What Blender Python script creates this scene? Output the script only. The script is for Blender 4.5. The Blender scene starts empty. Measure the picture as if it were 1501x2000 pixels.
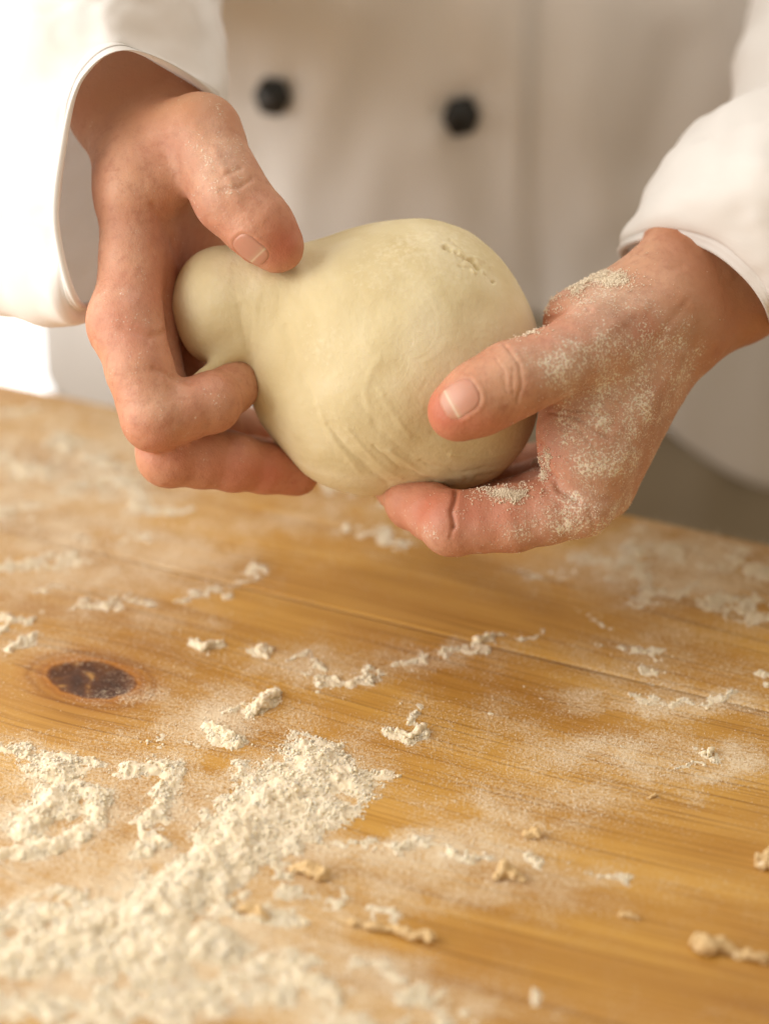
import bpy, bmesh, math, random
import numpy as np
from mathutils import Vector, Matrix
random.seed(7); rng = np.random.default_rng(7)
C = bpy.context.scene.collection
scn = bpy.context.scene

# ------------------------------------------------------------------ camera
CAM = np.array([0.0, 0.0, 0.50]); PITCH = math.radians(30); FPX = 4420.0; FD = 0.85
FW = np.array([0, math.cos(PITCH), -math.sin(PITCH)])
RT = np.array([1.0, 0, 0]); UP = np.array([0, math.sin(PITCH), math.cos(PITCH)])
cd = bpy.data.cameras.new('camera'); cam = bpy.data.objects.new('camera', cd); C.objects.link(cam)
cam.location = CAM; cam.rotation_euler = (math.radians(60), 0, 0)
cd.sensor_fit = 'HORIZONTAL'; cd.sensor_width = 36; cd.lens = 36*FPX/1501
cd.clip_end = 100; cd.clip_start = 0.01
cd.dof.use_dof = True; cd.dof.focus_distance = FD-0.004; cd.dof.aperture_fstop = cd.lens/1000/0.023
scn.camera = cam

# ------------------------------------------------------------------ world, lamps, exposure
w = bpy.data.worlds.new('World'); scn.world = w; w.use_nodes = True
bg = w.node_tree.nodes['Background']
bg.inputs[0].default_value = (1.0, 0.80, 0.56, 1); bg.inputs[1].default_value = 0.53
def area(name, loc, target, size, power, col, sy=None):
    l = bpy.data.lights.new(name, 'AREA'); l.energy = power; l.color = col; l.size = size
    if sy: l.shape = 'RECTANGLE'; l.size_y = sy
    o = bpy.data.objects.new(name, l); C.objects.link(o); o.location = loc
    o.rotation_euler = (Vector(target)-Vector(loc)).to_track_quat('-Z', 'Y').to_euler()
    return o
area('window_light', (-1.0, .62, .36), (-.05, .80, .06), 1.3, 14, (1.0, .965, .925), 0.9)
area('key_light', (-.62, .54, .50), (-.10, .78, .14), 0.5, 2.0, (1.0, .96, .90), 0.55)
area('ceiling_light', (0.25, 1.15, 1.7), (0.1, .8, .05), 0.7, 8, (1.0, .98, .96))
scn.view_settings.view_transform = 'Standard'; scn.view_settings.look = 'None'
scn.view_settings.exposure = 0; scn.view_settings.gamma = 1
scn.cycles.use_denoising = True

# ------------------------------------------------------------------ helpers
def P(px, py, z=0.0):                       # a point seen at (px,py) of the photo, z mm nearer than the focal plane
    d = FD - z/1000
    return CAM + d*(FW + RT*(px-750.5)/FPX + UP*(1000-py)/FPX)
R3 = np.stack([RT, UP, -FW])                # world -> local (mm) frame centred on the focus point
O3 = CAM + FD*FW
def L(px, py, z=0.0): return (R3 @ (P(px, py, z)-O3))*1000
def l2w(p): return O3 + (p/1000) @ R3
def w2px(p):
    q = p-CAM; d = q@FW
    return 750.5+FPX*(q@RT)/d, 1000-FPX*(q@UP)/d
def l2px(p): return w2px(l2w(p))
def T(px, py, h=0.0):                       # a point of the table plane
    r = FW + RT*(px-750.5)/FPX + UP*(1000-py)/FPX
    return CAM + r*((h-CAM[2])/r[2])

def setp(o, label=None, cat=None, group=None, kind=None):
    if label: o['label'] = label
    if cat: o['category'] = cat
    if group: o['group'] = group
    if kind: o['kind'] = kind
    return o
def mesh_np(name, V, F, mat=None, parent=None, smooth=True, attrs=None):
    me = bpy.data.meshes.new(name)
    V = np.asarray(V, np.float32); F = np.asarray(F, np.int32)
    n, k = F.shape
    me.vertices.add(len(V)); me.vertices.foreach_set('co', V.ravel())
    me.loops.add(n*k); me.loops.foreach_set('vertex_index', F.ravel())
    me.polygons.add(n); me.polygons.foreach_set('loop_start', np.arange(0, n*k, k, dtype=np.int32))
    me.update(calc_edges=True)
    me.polygons.foreach_set('use_smooth', np.full(n, smooth))
    for an, av in (attrs or {}).items():
        av = np.asarray(av, np.float32)
        if av.ndim == 1:
            a = me.attributes.new(an, 'FLOAT', 'POINT'); a.data.foreach_set('value', av)
        else:
            a = me.attributes.new(an, 'FLOAT_VECTOR', 'POINT'); a.data.foreach_set('vector', av.ravel())
    me.validate()
    o = bpy.data.objects.new(name, me); C.objects.link(o)
    if mat: me.materials.append(mat)
    if parent: o.parent = parent
    return o
def empty(name, loc):
    o = bpy.data.objects.new(name, None); C.objects.link(o); o.location = loc; o.empty_display_size = .02
    return o
def keep(o, parent):                        # parent without moving
    o.parent = parent
    bpy.context.view_layer.update()
    o.matrix_parent_inverse = parent.matrix_world.inverted()

def hash3(i, j, k, s=0):
    n = (i.astype(np.int64)*73856093) ^ (j.astype(np.int64)*19349663) ^ (k.astype(np.int64)*83492791) ^ (s*2654435)
    n = (n ^ (n >> 13))*1274126177 & 0x7fffffff
    n = (n ^ (n >> 16))*668265263 & 0x7fffffff
    return ((n >> 7) & 0xffff)/65535.0*2-1
def vnoise(p, s=0):                         # value noise -1..1
    i = np.floor(p).astype(np.int64); f = p-i; f = f*f*f*(f*(f*6-15)+10)
    r = 0
    for a in (0, 1):
        for b in (0, 1):
            for c in (0, 1):
                wgt = (f[:, 0] if a else 1-f[:, 0])*(f[:, 1] if b else 1-f[:, 1])*(f[:, 2] if c else 1-f[:, 2])
                r = r + wgt*hash3(i[:, 0]+a, i[:, 1]+b, i[:, 2]+c, s)
    return r
def fbm(p, octv=4, s=0, gain=.5):
    r = 0; a = 1; t = 0
    for o in range(octv):
        r = r + a*vnoise(p*(2.03**o)+o*7.3, s+o); t += a; a *= gain
    return r/t
def smooth(x, a, b):
    t = np.clip((x-a)/(b-a), 0, 1); return t*t*(3-2*t)

# ------------------------------------------------------------------ implicit surfaces
class Field:
    def __init__(s, lo, hi, h):
        s.lo = np.array(lo, float); s.h = h
        s.n = np.ceil((np.array(hi)-s.lo)/h).astype(int)+1
    def new(s): return np.full(s.n, 40.0, np.float32)
    def box(s, lo, hi):
        a = np.clip(np.floor((lo-s.lo)/s.h).astype(int), 0, s.n-1); b = np.clip(np.ceil((hi-s.lo)/s.h).astype(int)+1, 1, s.n)
        sl = tuple(slice(i, max(i+1, j)) for i, j in zip(a, b))
        g = [(s.lo[k]+np.arange(sl[k].start, sl[k].stop)*s.h).astype(np.float32) for k in range(3)]
        return sl, g[0][:, None, None], g[1][None, :, None], g[2][None, None, :]
def smin(a, b, k):
    h = np.maximum(k-np.abs(a-b), 0)/k
    return np.minimum(a, b)-h*h*k*0.25
def cap(fl, A, a, b, ra, rb, k):
    pad = max(ra, rb)+k+5
    sl, x, y, z = fl.box(np.minimum(a, b)-pad, np.maximum(a, b)+pad)
    ba = b-a; L2 = max(float(ba@ba), 1e-6)
    t = np.clip(((x-a[0])*ba[0]+(y-a[1])*ba[1]+(z-a[2])*ba[2])/L2, 0, 1)
    d = np.sqrt((x-a[0]-t*ba[0])**2+(y-a[1]-t*ba[1])**2+(z-a[2]-t*ba[2])**2)-(ra+(rb-ra)*t)
    A[sl] = smin(A[sl], d, k) if k > 0 else np.minimum(A[sl], d)
def ell(fl, A, c, r, k, M=None, sub=False):
    r = np.array(r, float); pad = r.max()+k+5
    sl, x, y, z = fl.box(c-pad, c+pad)
    x = x-c[0]; y = y-c[1]; z = z-c[2]
    if M is not None:
        x, y, z = (M[0, 0]*x+M[0, 1]*y+M[0, 2]*z), (M[1, 0]*x+M[1, 1]*y+M[1, 2]*z), (M[2, 0]*x+M[2, 1]*y+M[2, 2]*z)
    k0 = np.sqrt((x/r[0])**2+(y/r[1])**2+(z/r[2])**2)+1e-6
    k1 = np.sqrt((x/r[0]**2)**2+(y/r[1]**2)**2+(z/r[2]**2)**2)+1e-6
    d = k0*(k0-1)/k1
    if sub: A[sl] = -smin(-A[sl], d, k)
    else: A[sl] = smin(A[sl], d, k)
def nets(A, fl):
    S = A < 0; n = A.shape
    c = np.zeros(tuple(i-1 for i in n), np.int8)
    offs = [(i, j, k) for i in (0, 1) for j in (0, 1) for k in (0, 1)]
    for i, j, k in offs: c += S[i:n[0]-1+i, j:n[1]-1+j, k:n[2]-1+k]
    act = np.argwhere((c > 0) & (c < 8))
    idx = np.full(c.shape, -1, np.int32); idx[tuple(act.T)] = np.arange(len(act))
    val = {o: A[act[:, 0]+o[0], act[:, 1]+o[1], act[:, 2]+o[2]] for o in offs}
    pos = np.zeros((len(act), 3)); cnt = np.zeros(len(act))
    for o in offs:
        for ax in range(3):
            if o[ax] == 0:
                q = list(o); q[ax] = 1; q = tuple(q)
                a, b = val[o], val[q]; m = (a < 0) != (b < 0)
                t = np.where(m, a/np.where(m, a-b, 1), 0)
                pp = np.tile(np.array(o, float), (len(act), 1)); pp[:, ax] += t
                pos += pp*m[:, None]; cnt += m
    V = fl.lo+(act+pos/cnt[:, None])*fl.h
    quads = []
    for ax in range(3):
        b1, b2 = (ax+1) % 3, (ax+2) % 3
        s0 = [slice(None)]*3; s1 = [slice(None)]*3
        s0[ax] = slice(0, -1); s1[ax] = slice(1, None)
        for b in (b1, b2): s0[b] = slice(1, -1); s1[b] = slice(1, -1)
        a = S[tuple(s0)]; b = S[tuple(s1)]
        e = np.argwhere(a != b); fl_ = a[tuple(e.T)]
        base = e.copy(); base[:, b1] += 1; base[:, b2] += 1
        def cell(d1, d2):
            q = base.copy(); q[:, b1] -= d1; q[:, b2] -= d2; return idx[tuple(q.T)]
        Q = np.stack([cell(1, 1), cell(0, 1), cell(0, 0), cell(1, 0)], 1)
        Q[~fl_] = Q[~fl_][:, ::-1]
        quads.append(Q)
    return V, np.concatenate(quads)
def vnormals(V, F):
    n = np.cross(V[F[:, 2]]-V[F[:, 0]], V[F[:, 3]]-V[F[:, 1]])
    N = np.zeros_like(V)
    for k in range(4):
        for a in range(3): N[:, a] += np.bincount(F[:, k], n[:, a], len(V))
    return N/(np.linalg.norm(N, axis=1)[:, None]+1e-9)
def polydist(x, y, pts):
    d = np.full(x.shape, 1e9)
    for (ax, ay), (bx, by) in zip(pts[:-1], pts[1:]):
        dx, dy = bx-ax, by-ay; t = np.clip(((x-ax)*dx+(y-ay)*dy)/(dx*dx+dy*dy+1e-9), 0, 1)
        d = np.minimum(d, np.hypot(x-ax-t*dx, y-ay-t*dy))
    return d
def ccdiv(V, F):                             # split each quad in four (smoothed)
    E = np.concatenate([np.stack([F[:, i], F[:, (i+1) % 4]], 1) for i in range(4)])
    Es = np.sort(E, 1); key = Es[:, 0].astype(np.int64)*len(V)+Es[:, 1]
    u, first, inv = np.unique(key, return_index=True, return_inverse=True)
    ev = Es[first]; n = len(V); nf = len(F)
    fc = V[F].mean(1)
    ec = V[ev].mean(1)
    fsum = np.zeros_like(ec); fcnt = np.bincount(inv, minlength=len(u))
    for a in range(3): fsum[:, a] = np.bincount(inv, np.tile(fc[:, a], 4), len(u))
    ec2 = np.where((fcnt == 2)[:, None], (ec*2+fsum)/4, ec)
    val = np.bincount(F.ravel(), minlength=n); Q = np.zeros_like(V); Rr = np.zeros_like(V); dn = np.bincount(ev.ravel(), minlength=n)
    for a in range(3):
        Q[:, a] = np.bincount(F.ravel(), np.repeat(fc[:, a], 4), n)
        Rr[:, a] = np.bincount(ev.ravel(), np.repeat(ec[:, a], 2), n)
    Q /= np.maximum(val, 1)[:, None]; Rr /= np.maximum(dn, 1)[:, None]
    k = np.maximum(dn, 3)[:, None]
    Vn = np.where((val == dn)[:, None], (Q+2*Rr+(k-3)*V)/k, V)
    inv = inv.reshape(4, nf)
    A = n+inv; B = n+len(u)+np.arange(nf)
    faces = [np.stack([F[:, i], A[i], B, A[(i-1) % 4]], 1) for i in range(4)]
    return np.concatenate([Vn, ec2, fc]), np.concatenate(faces)

# ------------------------------------------------------------------ materials
def mat(name):
    m = bpy.data.materials.new(name); m.use_nodes = True; nt = m.node_tree
    b = nt.nodes['Principled BSDF']
    def N(t, **kw):
        n = nt.nodes.new(t)
        for k, v in kw.items():
            if k.startswith('i_'):
                key = k[2:]; n.inputs[int(key) if key.isdigit() else key.replace('_', ' ')].default_value = v
            else: setattr(n, k, v)
        return n
    return m, nt, b, N, nt.links.new
def ramp(N, stops):
    r = N('ShaderNodeValToRGB'); e = r.color_ramp.elements
    while len(e) < len(stops): e.new(.5)
    for el, (p, c) in zip(e, stops): el.position = p; el.color = (*c, 1) if len(c) == 3 else c
    return r

def flour_material():
    m, nt, b, N, lk = mat('flour')
    tc = N('ShaderNodeTexCoord')
    n1 = N('ShaderNodeTexNoise', i_Scale=120, i_Detail=3.0); lk(tc.outputs['Object'], n1.inputs['Vector'])
    r = ramp(N, [(.3, (.79, .68, .49)), (.7, (.87, .77, .59))]); lk(n1.outputs[0], r.inputs[0]); lk(r.outputs[0], b.inputs['Base Color'])
    n2 = N('ShaderNodeTexNoise', i_Scale=1900, i_Detail=4.0); lk(tc.outputs['Object'], n2.inputs['Vector'])
    bp = N('ShaderNodeBump', i_Strength=.8, i_Distance=.0004); lk(n2.outputs[0], bp.inputs['Height']); lk(bp.outputs[0], b.inputs['Normal'])
    b.inputs['Roughness'].default_value = .95; b.inputs['Specular IOR Level'].default_value = .1
    b.inputs['Subsurface Weight'].default_value = .6; b.inputs['Subsurface Radius'].default_value = (1, .9, .7); b.inputs['Subsurface Scale'].default_value = .0014
    return m
M_FLOUR = flour_material()
M_GRAIN = M_FLOUR.copy(); M_GRAIN.name = 'flour_grain'; M_GRAIN.node_tree.nodes['Principled BSDF'].inputs['Subsurface Weight'].default_value = 0; [setattr(e, 'color', (.90, .79, .63, 1)) for n_ in M_GRAIN.node_tree.nodes if n_.type == 'VALTORGB' for e in n_.color_ramp.elements]

def wood_material():
    m, nt, b, N, lk = mat('pine_wood')
    at = N('ShaderNodeAttribute', attribute_name='grain')     # (along, across, plank number), bent round the knot
    mp = N('ShaderNodeMapping'); mp.inputs['Scale'].default_value = (3.0, 85, 1); lk(at.outputs['Vector'], mp.inputs['Vector'])
    n1 = N('ShaderNodeTexNoise', i_Scale=1.0, i_Detail=5.0, i_Roughness=.6, i_Distortion=.6); lk(mp.outputs[0], n1.inputs['Vector'])
    r1 = ramp(N, [(.20, (.40, .19, .038)), (.42, (.55, .30, .060)), (.62, (.63, .365, .088)), (.82, (.66, .40, .12))])
    lk(n1.outputs[0], r1.inputs[0])
    mp2 = N('ShaderNodeMapping'); mp2.inputs['Scale'].default_value = (9, 620, 1); lk(at.outputs['Vector'], mp2.inputs['Vector'])
    n2 = N('ShaderNodeTexNoise', i_Scale=1.0, i_Detail=3.0, i_Roughness=.65); lk(mp2.outputs[0], n2.inputs['Vector'])
    r2 = ramp(N, [(.32, (.26, .17, .10)), (.42, (.70, .62, .52)), (.50, (1, 1, 1)), (.75, (1.0, 1.0, 1.0))]); lk(n2.outputs[0], r2.inputs[0])
    mx = N('ShaderNodeMix', data_type='RGBA', blend_type='MULTIPLY'); mx.inputs[0].default_value = .55
    lk(r1.outputs[0], mx.inputs[6]); lk(r2.outputs[0], mx.inputs[7])
    # large tonal patches
    mp3 = N('ShaderNodeMapping'); mp3.inputs['Scale'].default_value = (8, 22, 1); lk(at.outputs['Vector'], mp3.inputs['Vector'])
    n3 = N('ShaderNodeTexNoise', i_Scale=1.0, i_Detail=3.0); lk(mp3.outputs[0], n3.inputs['Vector'])
    r3 = ramp(N, [(.32, (.70, .58, .46)), (.62, (1, 1, 1))]); lk(n3.outputs[0], r3.inputs[0])
    mx3 = N('ShaderNodeMix', data_type='RGBA', blend_type='MULTIPLY'); mx3.inputs[0].default_value = .8
    lk(mx.outputs[2], mx3.inputs[6]); lk(r3.outputs[0], mx3.inputs[7])
    # knot
    kn = N('ShaderNodeAttribute', attribute_name='knot')
    tc = N('ShaderNodeTexCoord')
    kn_n = N('ShaderNodeTexNoise', i_Scale=75, i_Detail=5.0, i_Distortion=1.0); lk(tc.outputs['Object'], kn_n.inputs['Vector'])
    kr = ramp(N, [(.3, (.045, .014, .006)), (.50, (.10, .035, .012)), (.58, (.17, .07, .02)), (.63, (.40, .21, .06)), (.75, (.50, .28, .09))]); lk(kn_n.outputs[0], kr.inputs[0])
    kc = ramp(N, [(.0, (0, 0, 0)), (.45, (0, 0, 0)), (.50, (1, 1, 1)), (1, (1, 1, 1))]); kd = N('ShaderNodeMath', operation='MULTIPLY_ADD'); kn2 = N('ShaderNodeTexNoise', i_Scale=110, i_Detail=3.0); lk(tc.outputs['Object'], kn2.inputs['Vector']); lk(kn2.outputs[0], kd.inputs[0]); kd.inputs[1].default_value = .14; kd0 = N('ShaderNodeMath', operation='SUBTRACT'); lk(kn.outputs['Fac'], kd0.inputs[0]); kd0.inputs[1].default_value = .07; lk(kd0.outputs[0], kd.inputs[2])
    lk(kd.outputs[0], kc.inputs[0])
    ring = ramp(N, [(0, (1, 1, 1)), (.14, (.95, .88, .78)), (.22, (.72, .60, .46)), (.28, (.92, .82, .66)), (.36, (.80, .62, .42)), (.42, (1.0, .80, .5)), (.46, (.45, .27, .15)), (1, (.45, .27, .15))]); lk(kd.outputs[0], ring.inputs[0])
    mx4 = N('ShaderNodeMix', data_type='RGBA', blend_type='MULTIPLY'); mx4.inputs[0].default_value = 1
    lk(mx3.outputs[2], mx4.inputs[6]); lk(ring.outputs[0], mx4.inputs[7])
    mx5 = N('ShaderNodeMix', data_type='RGBA'); lk(kc.outputs[0], mx5.inputs[0]); lk(mx4.outputs[2], mx5.inputs[6]); lk(kr.outputs[0], mx5.inputs[7])
    # flour dust rubbed into the grain
    du = N('ShaderNodeAttribute', attribute_name='dust')
    s1 = N('ShaderNodeTexNoise', i_Scale=780, i_Detail=2.0, i_Roughness=.8); lk(tc.outputs['Object'], s1.inputs['Vector'])
    s2 = N('ShaderNodeTexNoise', i_Scale=60, i_Detail=4.0, i_Roughness=.6); lk(tc.outputs['Object'], s2.inputs['Vector'])
    a1 = N('ShaderNodeMath', operation='MULTIPLY'); lk(s2.outputs[0], a1.inputs[0]); a1.inputs[1].default_value = .7
    a2 = N('ShaderNodeMath', operation='MULTIPLY_ADD'); lk(s1.outputs[0], a2.inputs[0]); a2.inputs[1].default_value = 1.55; lk(a1.outputs[0], a2.inputs[2])
    a3 = N('ShaderNodeMath', operation='MULTIPLY_ADD'); lk(du.outputs['Fac'], a3.inputs[0]); a3.inputs[1].default_value = .60; lk(a2.outputs[0], a3.inputs[2])
    mr = N('ShaderNodeMapRange', i_1=1.32, i_2=1.86, i_3=0.0, i_4=.86); lk(a3.outputs[0], mr.inputs[0])
    dm = N('ShaderNodeMath', operation='MINIMUM'); lk(mr.outputs[0], dm.inputs[0])
    d2 = N('ShaderNodeMath', operation='MULTIPLY'); lk(du.outputs['Fac'], d2.inputs[0]); d2.inputs[1].default_value = 3.0; lk(d2.outputs[0], dm.inputs[1])
    mx6 = N('ShaderNodeMix', data_type='RGBA'); lk(dm.outputs[0], mx6.inputs[0]); lk(mx5.outputs[2], mx6.inputs[6]); mx6.inputs[7].default_value = (.80, .685, .50, 1)
    lk(mx6.outputs[2], b.inputs['Base Color'])
    rr = N('ShaderNodeMapRange', i_1=0.0, i_2=.5, i_3=.40, i_4=.85); lk(dm.outputs[0], rr.inputs[0]); lk(rr.outputs[0], b.inputs['Roughness'])
    b.inputs['Specular IOR Level'].default_value = .4
    bp = N('ShaderNodeBump', i_Strength=.35, i_Distance=.0004); lk(n2.outputs[0], bp.inputs['Height'])
    bp2 = N('ShaderNodeBump', i_Strength=.6, i_Distance=.0005); lk(dm.outputs[0], bp2.inputs['Height']); lk(bp.outputs[0], bp2.inputs['Normal'])
    lk(bp2.outputs[0], b.inputs['Normal'])
    return m
M_WOOD = wood_material()

def skin_material():
    m, nt, b, N, lk = mat('skin')
    tc = N('ShaderNodeTexCoord')
    red = N('ShaderNodeAttribute', attribute_name='red'); fl = N('ShaderNodeAttribute', attribute_name='flour'); tn = N('ShaderNodeAttribute', attribute_name='tan')
    n1 = N('ShaderNodeTexNoise', i_Scale=55, i_Detail=4.0); lk(tc.outputs['Object'], n1.inputs['Vector'])
    r1 = ramp(N, [(.3, (.44, .215, .125)), (.5, (.54, .285, .175)), (.7, (.60, .34, .22))]); lk(n1.outputs[0], r1.inputs[0])
    n9 = N('ShaderNodeTexNoise', i_Scale=240, i_Detail=3.0, i_Roughness=.7); lk(tc.outputs['Object'], n9.inputs['Vector']); r9 = ramp(N, [(.3, (.80, .70, .66)), (.5, (1, 1, 1)), (.7, (1.06, 1.04, 1.0))]); lk(n9.outputs[0], r9.inputs[0])
    m9 = N('ShaderNodeMix', data_type='RGBA', blend_type='MULTIPLY'); m9.inputs[0].default_value = 1; lk(r1.outputs[0], m9.inputs[6]); lk(r9.outputs[0], m9.inputs[7])
    mt = N('ShaderNodeMix', data_type='RGBA'); lk(tn.outputs['Fac'], mt.inputs[0]); lk(m9.outputs[2], mt.inputs[6]); mt.inputs[7].default_value = (.46, .22, .105, 1)
    mx = N('ShaderNodeMix', data_type='RGBA'); lk(red.outputs['Fac'], mx.inputs[0]); lk(mt.outputs[2], mx.inputs[6]); mx.inputs[7].default_value = (.50, .15, .085, 1)
    s1 = N('ShaderNodeTexNoise', i_Scale=1000, i_Detail=2.0, i_Roughness=.6); lk(tc.outputs['Object'], s1.inputs['Vector'])
    s2 = N('ShaderNodeTexNoise', i_Scale=110, i_Detail=3.0); lk(tc.outputs['Object'], s2.inputs['Vector'])
    a1 = N('ShaderNodeMath', operation='MULTIPLY_ADD'); lk(s2.outputs[0], a1.inputs[0]); a1.inputs[1].default_value = .45; lk(s1.outputs[0], a1.inputs[2])
    a2 = N('ShaderNodeMath', operation='MULTIPLY_ADD'); lk(fl.outputs['Fac'], a2.inputs[0]); a2.inputs[1].default_value = .34; lk(a1.outputs[0], a2.inputs[2])
    mr = N('ShaderNodeMapRange', i_1=.99, i_2=1.16, i_3=0.0, i_4=.8); lk(a2.outputs[0], mr.inputs[0])
    g = N('ShaderNodeMath', operation='MULTIPLY'); lk(fl.outputs['Fac'], g.inputs[0]); g.inputs[1].default_value = 4.0
    fm = N('ShaderNodeMath', operation='MINIMUM'); lk(mr.outputs[0], fm.inputs[0]); lk(g.outputs[0], fm.inputs[1])
    hz = N('ShaderNodeMath', operation='MULTIPLY_ADD'); lk(fl.outputs['Fac'], hz.inputs[0]); hz.inputs[1].default_value = .26; lk(fm.outputs[0], hz.inputs[2])
    hz.use_clamp = True
    mx2 = N('ShaderNodeMix', data_type='RGBA'); lk(hz.outputs[0], mx2.inputs[0]); lk(mx.outputs[2], mx2.inputs[6]); mx2.inputs[7].default_value = (.86, .77, .64, 1)
    lk(mx2.outputs[2], b.inputs['Base Color'])
    b.inputs['Subsurface Weight'].default_value = .2; b.inputs['Subsurface Radius'].default_value = (1, .35, .18); b.inputs['Subsurface Scale'].default_value = .004
    rr = N('ShaderNodeMapRange', i_1=0.0, i_2=.5, i_3=.54, i_4=.9); lk(fm.outputs[0], rr.inputs[0]); lk(rr.outputs[0], b.inputs['Roughness'])
    b.inputs['Specular IOR Level'].default_value = .42
    v = N('ShaderNodeTexVoronoi', i_Scale=900, feature='DISTANCE_TO_EDGE'); lk(tc.outputs['Object'], v.inputs['Vector'])
    n3 = N('ShaderNodeTexNoise', i_Scale=260, i_Detail=4.0); lk(tc.outputs['Object'], n3.inputs['Vector'])
    b1 = N('ShaderNodeBump', i_Strength=.5, i_Distance=.0003); lk(v.outputs[0], b1.inputs['Height'])
    b2 = N('ShaderNodeBump', i_Strength=.32, i_Distance=.0009); lk(n3.outputs[0], b2.inputs['Height']); lk(b1.outputs[0], b2.inputs['Normal'])
    b3 = N('ShaderNodeBump', i_Strength=.55, i_Distance=.0005); lk(fm.outputs[0], b3.inputs['Height']); lk(b2.outputs[0], b3.inputs['Normal'])
    lk(b3.outputs[0], b.inputs['Normal'])
    return m
M_SKIN = skin_material()

def nail_material():
    m, nt, b, N, lk = mat('nail')
    at = N('ShaderNodeAttribute', attribute_name='along')
    r = ramp(N, [(0, (.52, .25, .17)), (.60, (.55, .28, .20)), (.70, (.57, .33, .23)), (.74, (.68, .52, .38)), (.79, (.57, .29, .20)), (1, (.53, .25, .17))]); lk(at.outputs['Fac'], r.inputs[0])
    lk(r.outputs[0], b.inputs['Base Color']); b.inputs['Roughness'].default_value = .42
    b.inputs['Subsurface Weight'].default_value = .2; b.inputs['Subsurface Scale'].default_value = .002
    return m
M_NAIL = nail_material()

def dough_material():
    m, nt, b, N, lk = mat('dough')
    tc = N('ShaderNodeTexCoord')
    n1 = N('ShaderNodeTexNoise', i_Scale=26, i_Detail=4.0, i_Distortion=.8); lk(tc.outputs['Object'], n1.inputs['Vector'])
    r = ramp(N, [(.3, (.63, .525, .30)), (.5, (.71, .615, .385)), (.72, (.78, .70, .49))]); lk(n1.outputs[0], r.inputs[0])
    st = N('ShaderNodeAttribute', attribute_name='streak')
    mp = N('ShaderNodeMapping'); mp.inputs['Scale'].default_value = (26, 90, 26); lk(st.outputs['Vector'], mp.inputs['Vector'])
    n2 = N('ShaderNodeTexNoise', i_Scale=1.0, i_Detail=4.0, i_Distortion=.5); lk(mp.outputs[0], n2.inputs['Vector'])
    fl = N('ShaderNodeAttribute', attribute_name='flour')
    n4 = N('ShaderNodeTexNoise', i_Scale=500, i_Detail=4.0); lk(tc.outputs['Object'], n4.inputs['Vector'])
    n5 = N('ShaderNodeTexNoise', i_Scale=45, i_Detail=4.0); lk(tc.outputs['Object'], n5.inputs['Vector'])
    a0 = N('ShaderNodeMath', operation='ADD'); lk(n4.outputs[0], a0.inputs[0]); lk(n5.outputs[0], a0.inputs[1])
    a = N('ShaderNodeMath', operation='MULTIPLY_ADD'); lk(fl.outputs['Fac'], a.inputs[0]); a.inputs[1].default_value = .3; lk(a0.outputs[0], a.inputs[2])
    mr = N('ShaderNodeMapRange', i_1=1.16, i_2=1.46, i_3=0.0, i_4=.5); lk(a.outputs[0], mr.inputs[0])
    mx = N('ShaderNodeMix', data_type='RGBA'); lk(mr.outputs[0], mx.inputs[0]); lk(r.outputs[0], mx.inputs[6]); mx.inputs[7].default_value = (.82, .74, .54, 1)
    lk(mx.outputs[2], b.inputs['Base Color'])
    b.inputs['Roughness'].default_value = .75; b.inputs['Specular IOR Level'].default_value = .3
    b.inputs['Subsurface Weight'].default_value = .25; b.inputs['Subsurface Radius'].default_value = (1, .8, .45); b.inputs['Subsurface Scale'].default_value = .003
    b1 = N('ShaderNodeBump', i_Strength=.20, i_Distance=.0014); lk(n2.outputs[0], b1.inputs['Height'])
    b2 = N('ShaderNodeBump', i_Strength=.4, i_Distance=.0005); lk(n4.outputs[0], b2.inputs['Height']); lk(b1.outputs[0], b2.inputs['Normal'])
    lk(b2.outputs[0], b.inputs['Normal'])
    return m
M_DOUGH = dough_material()

def cloth_material(name, col, col2, weave=900):
    m, nt, b, N, lk = mat(name)
    tc = N('ShaderNodeTexCoord')
    n1 = N('ShaderNodeTexNoise', i_Scale=9, i_Detail=3.0); lk(tc.outputs['Object'], n1.inputs['Vector'])
    r = ramp(N, [(.3, col), (.7, col2)]); lk(n1.outputs[0], r.inputs[0]); lk(r.outputs[0], b.inputs['Base Color'])
    wv = N('ShaderNodeTexWave', i_Scale=weave/6.0, i_Distortion=.4); wv.bands_direction = 'DIAGONAL'; lk(tc.outputs['Object'], wv.inputs['Vector'])
    b1 = N('ShaderNodeBump', i_Strength=.06, i_Distance=.0002); lk(wv.outputs[1], b1.inputs['Height']); lk(b1.outputs[0], b.inputs['Normal'])
    b.inputs['Roughness'].default_value = .9; b.inputs['Specular IOR Level'].default_value = .15
    b.inputs['Sheen Weight'].default_value = .15
    if weave > 1000:                         # thin cotton lets some of the window light through
        t = N('ShaderNodeBsdfTranslucent'); lk(r.outputs[0], t.inputs[0]); ms = N('ShaderNodeMixShader'); ms.inputs[0].default_value = .18
        lk(b.outputs[0], ms.inputs[1]); lk(t.outputs[0], ms.inputs[2]); lk(ms.outputs[0], nt.nodes['Material Output'].inputs[0])
    return m
M_JACKET = cloth_material('white_cotton', (.86, .845, .825), (.89, .875, .86), 2600)
M_APRON = cloth_material('grey_apron_cloth', (.33, .29, .22), (.38, .335, .255))
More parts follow.
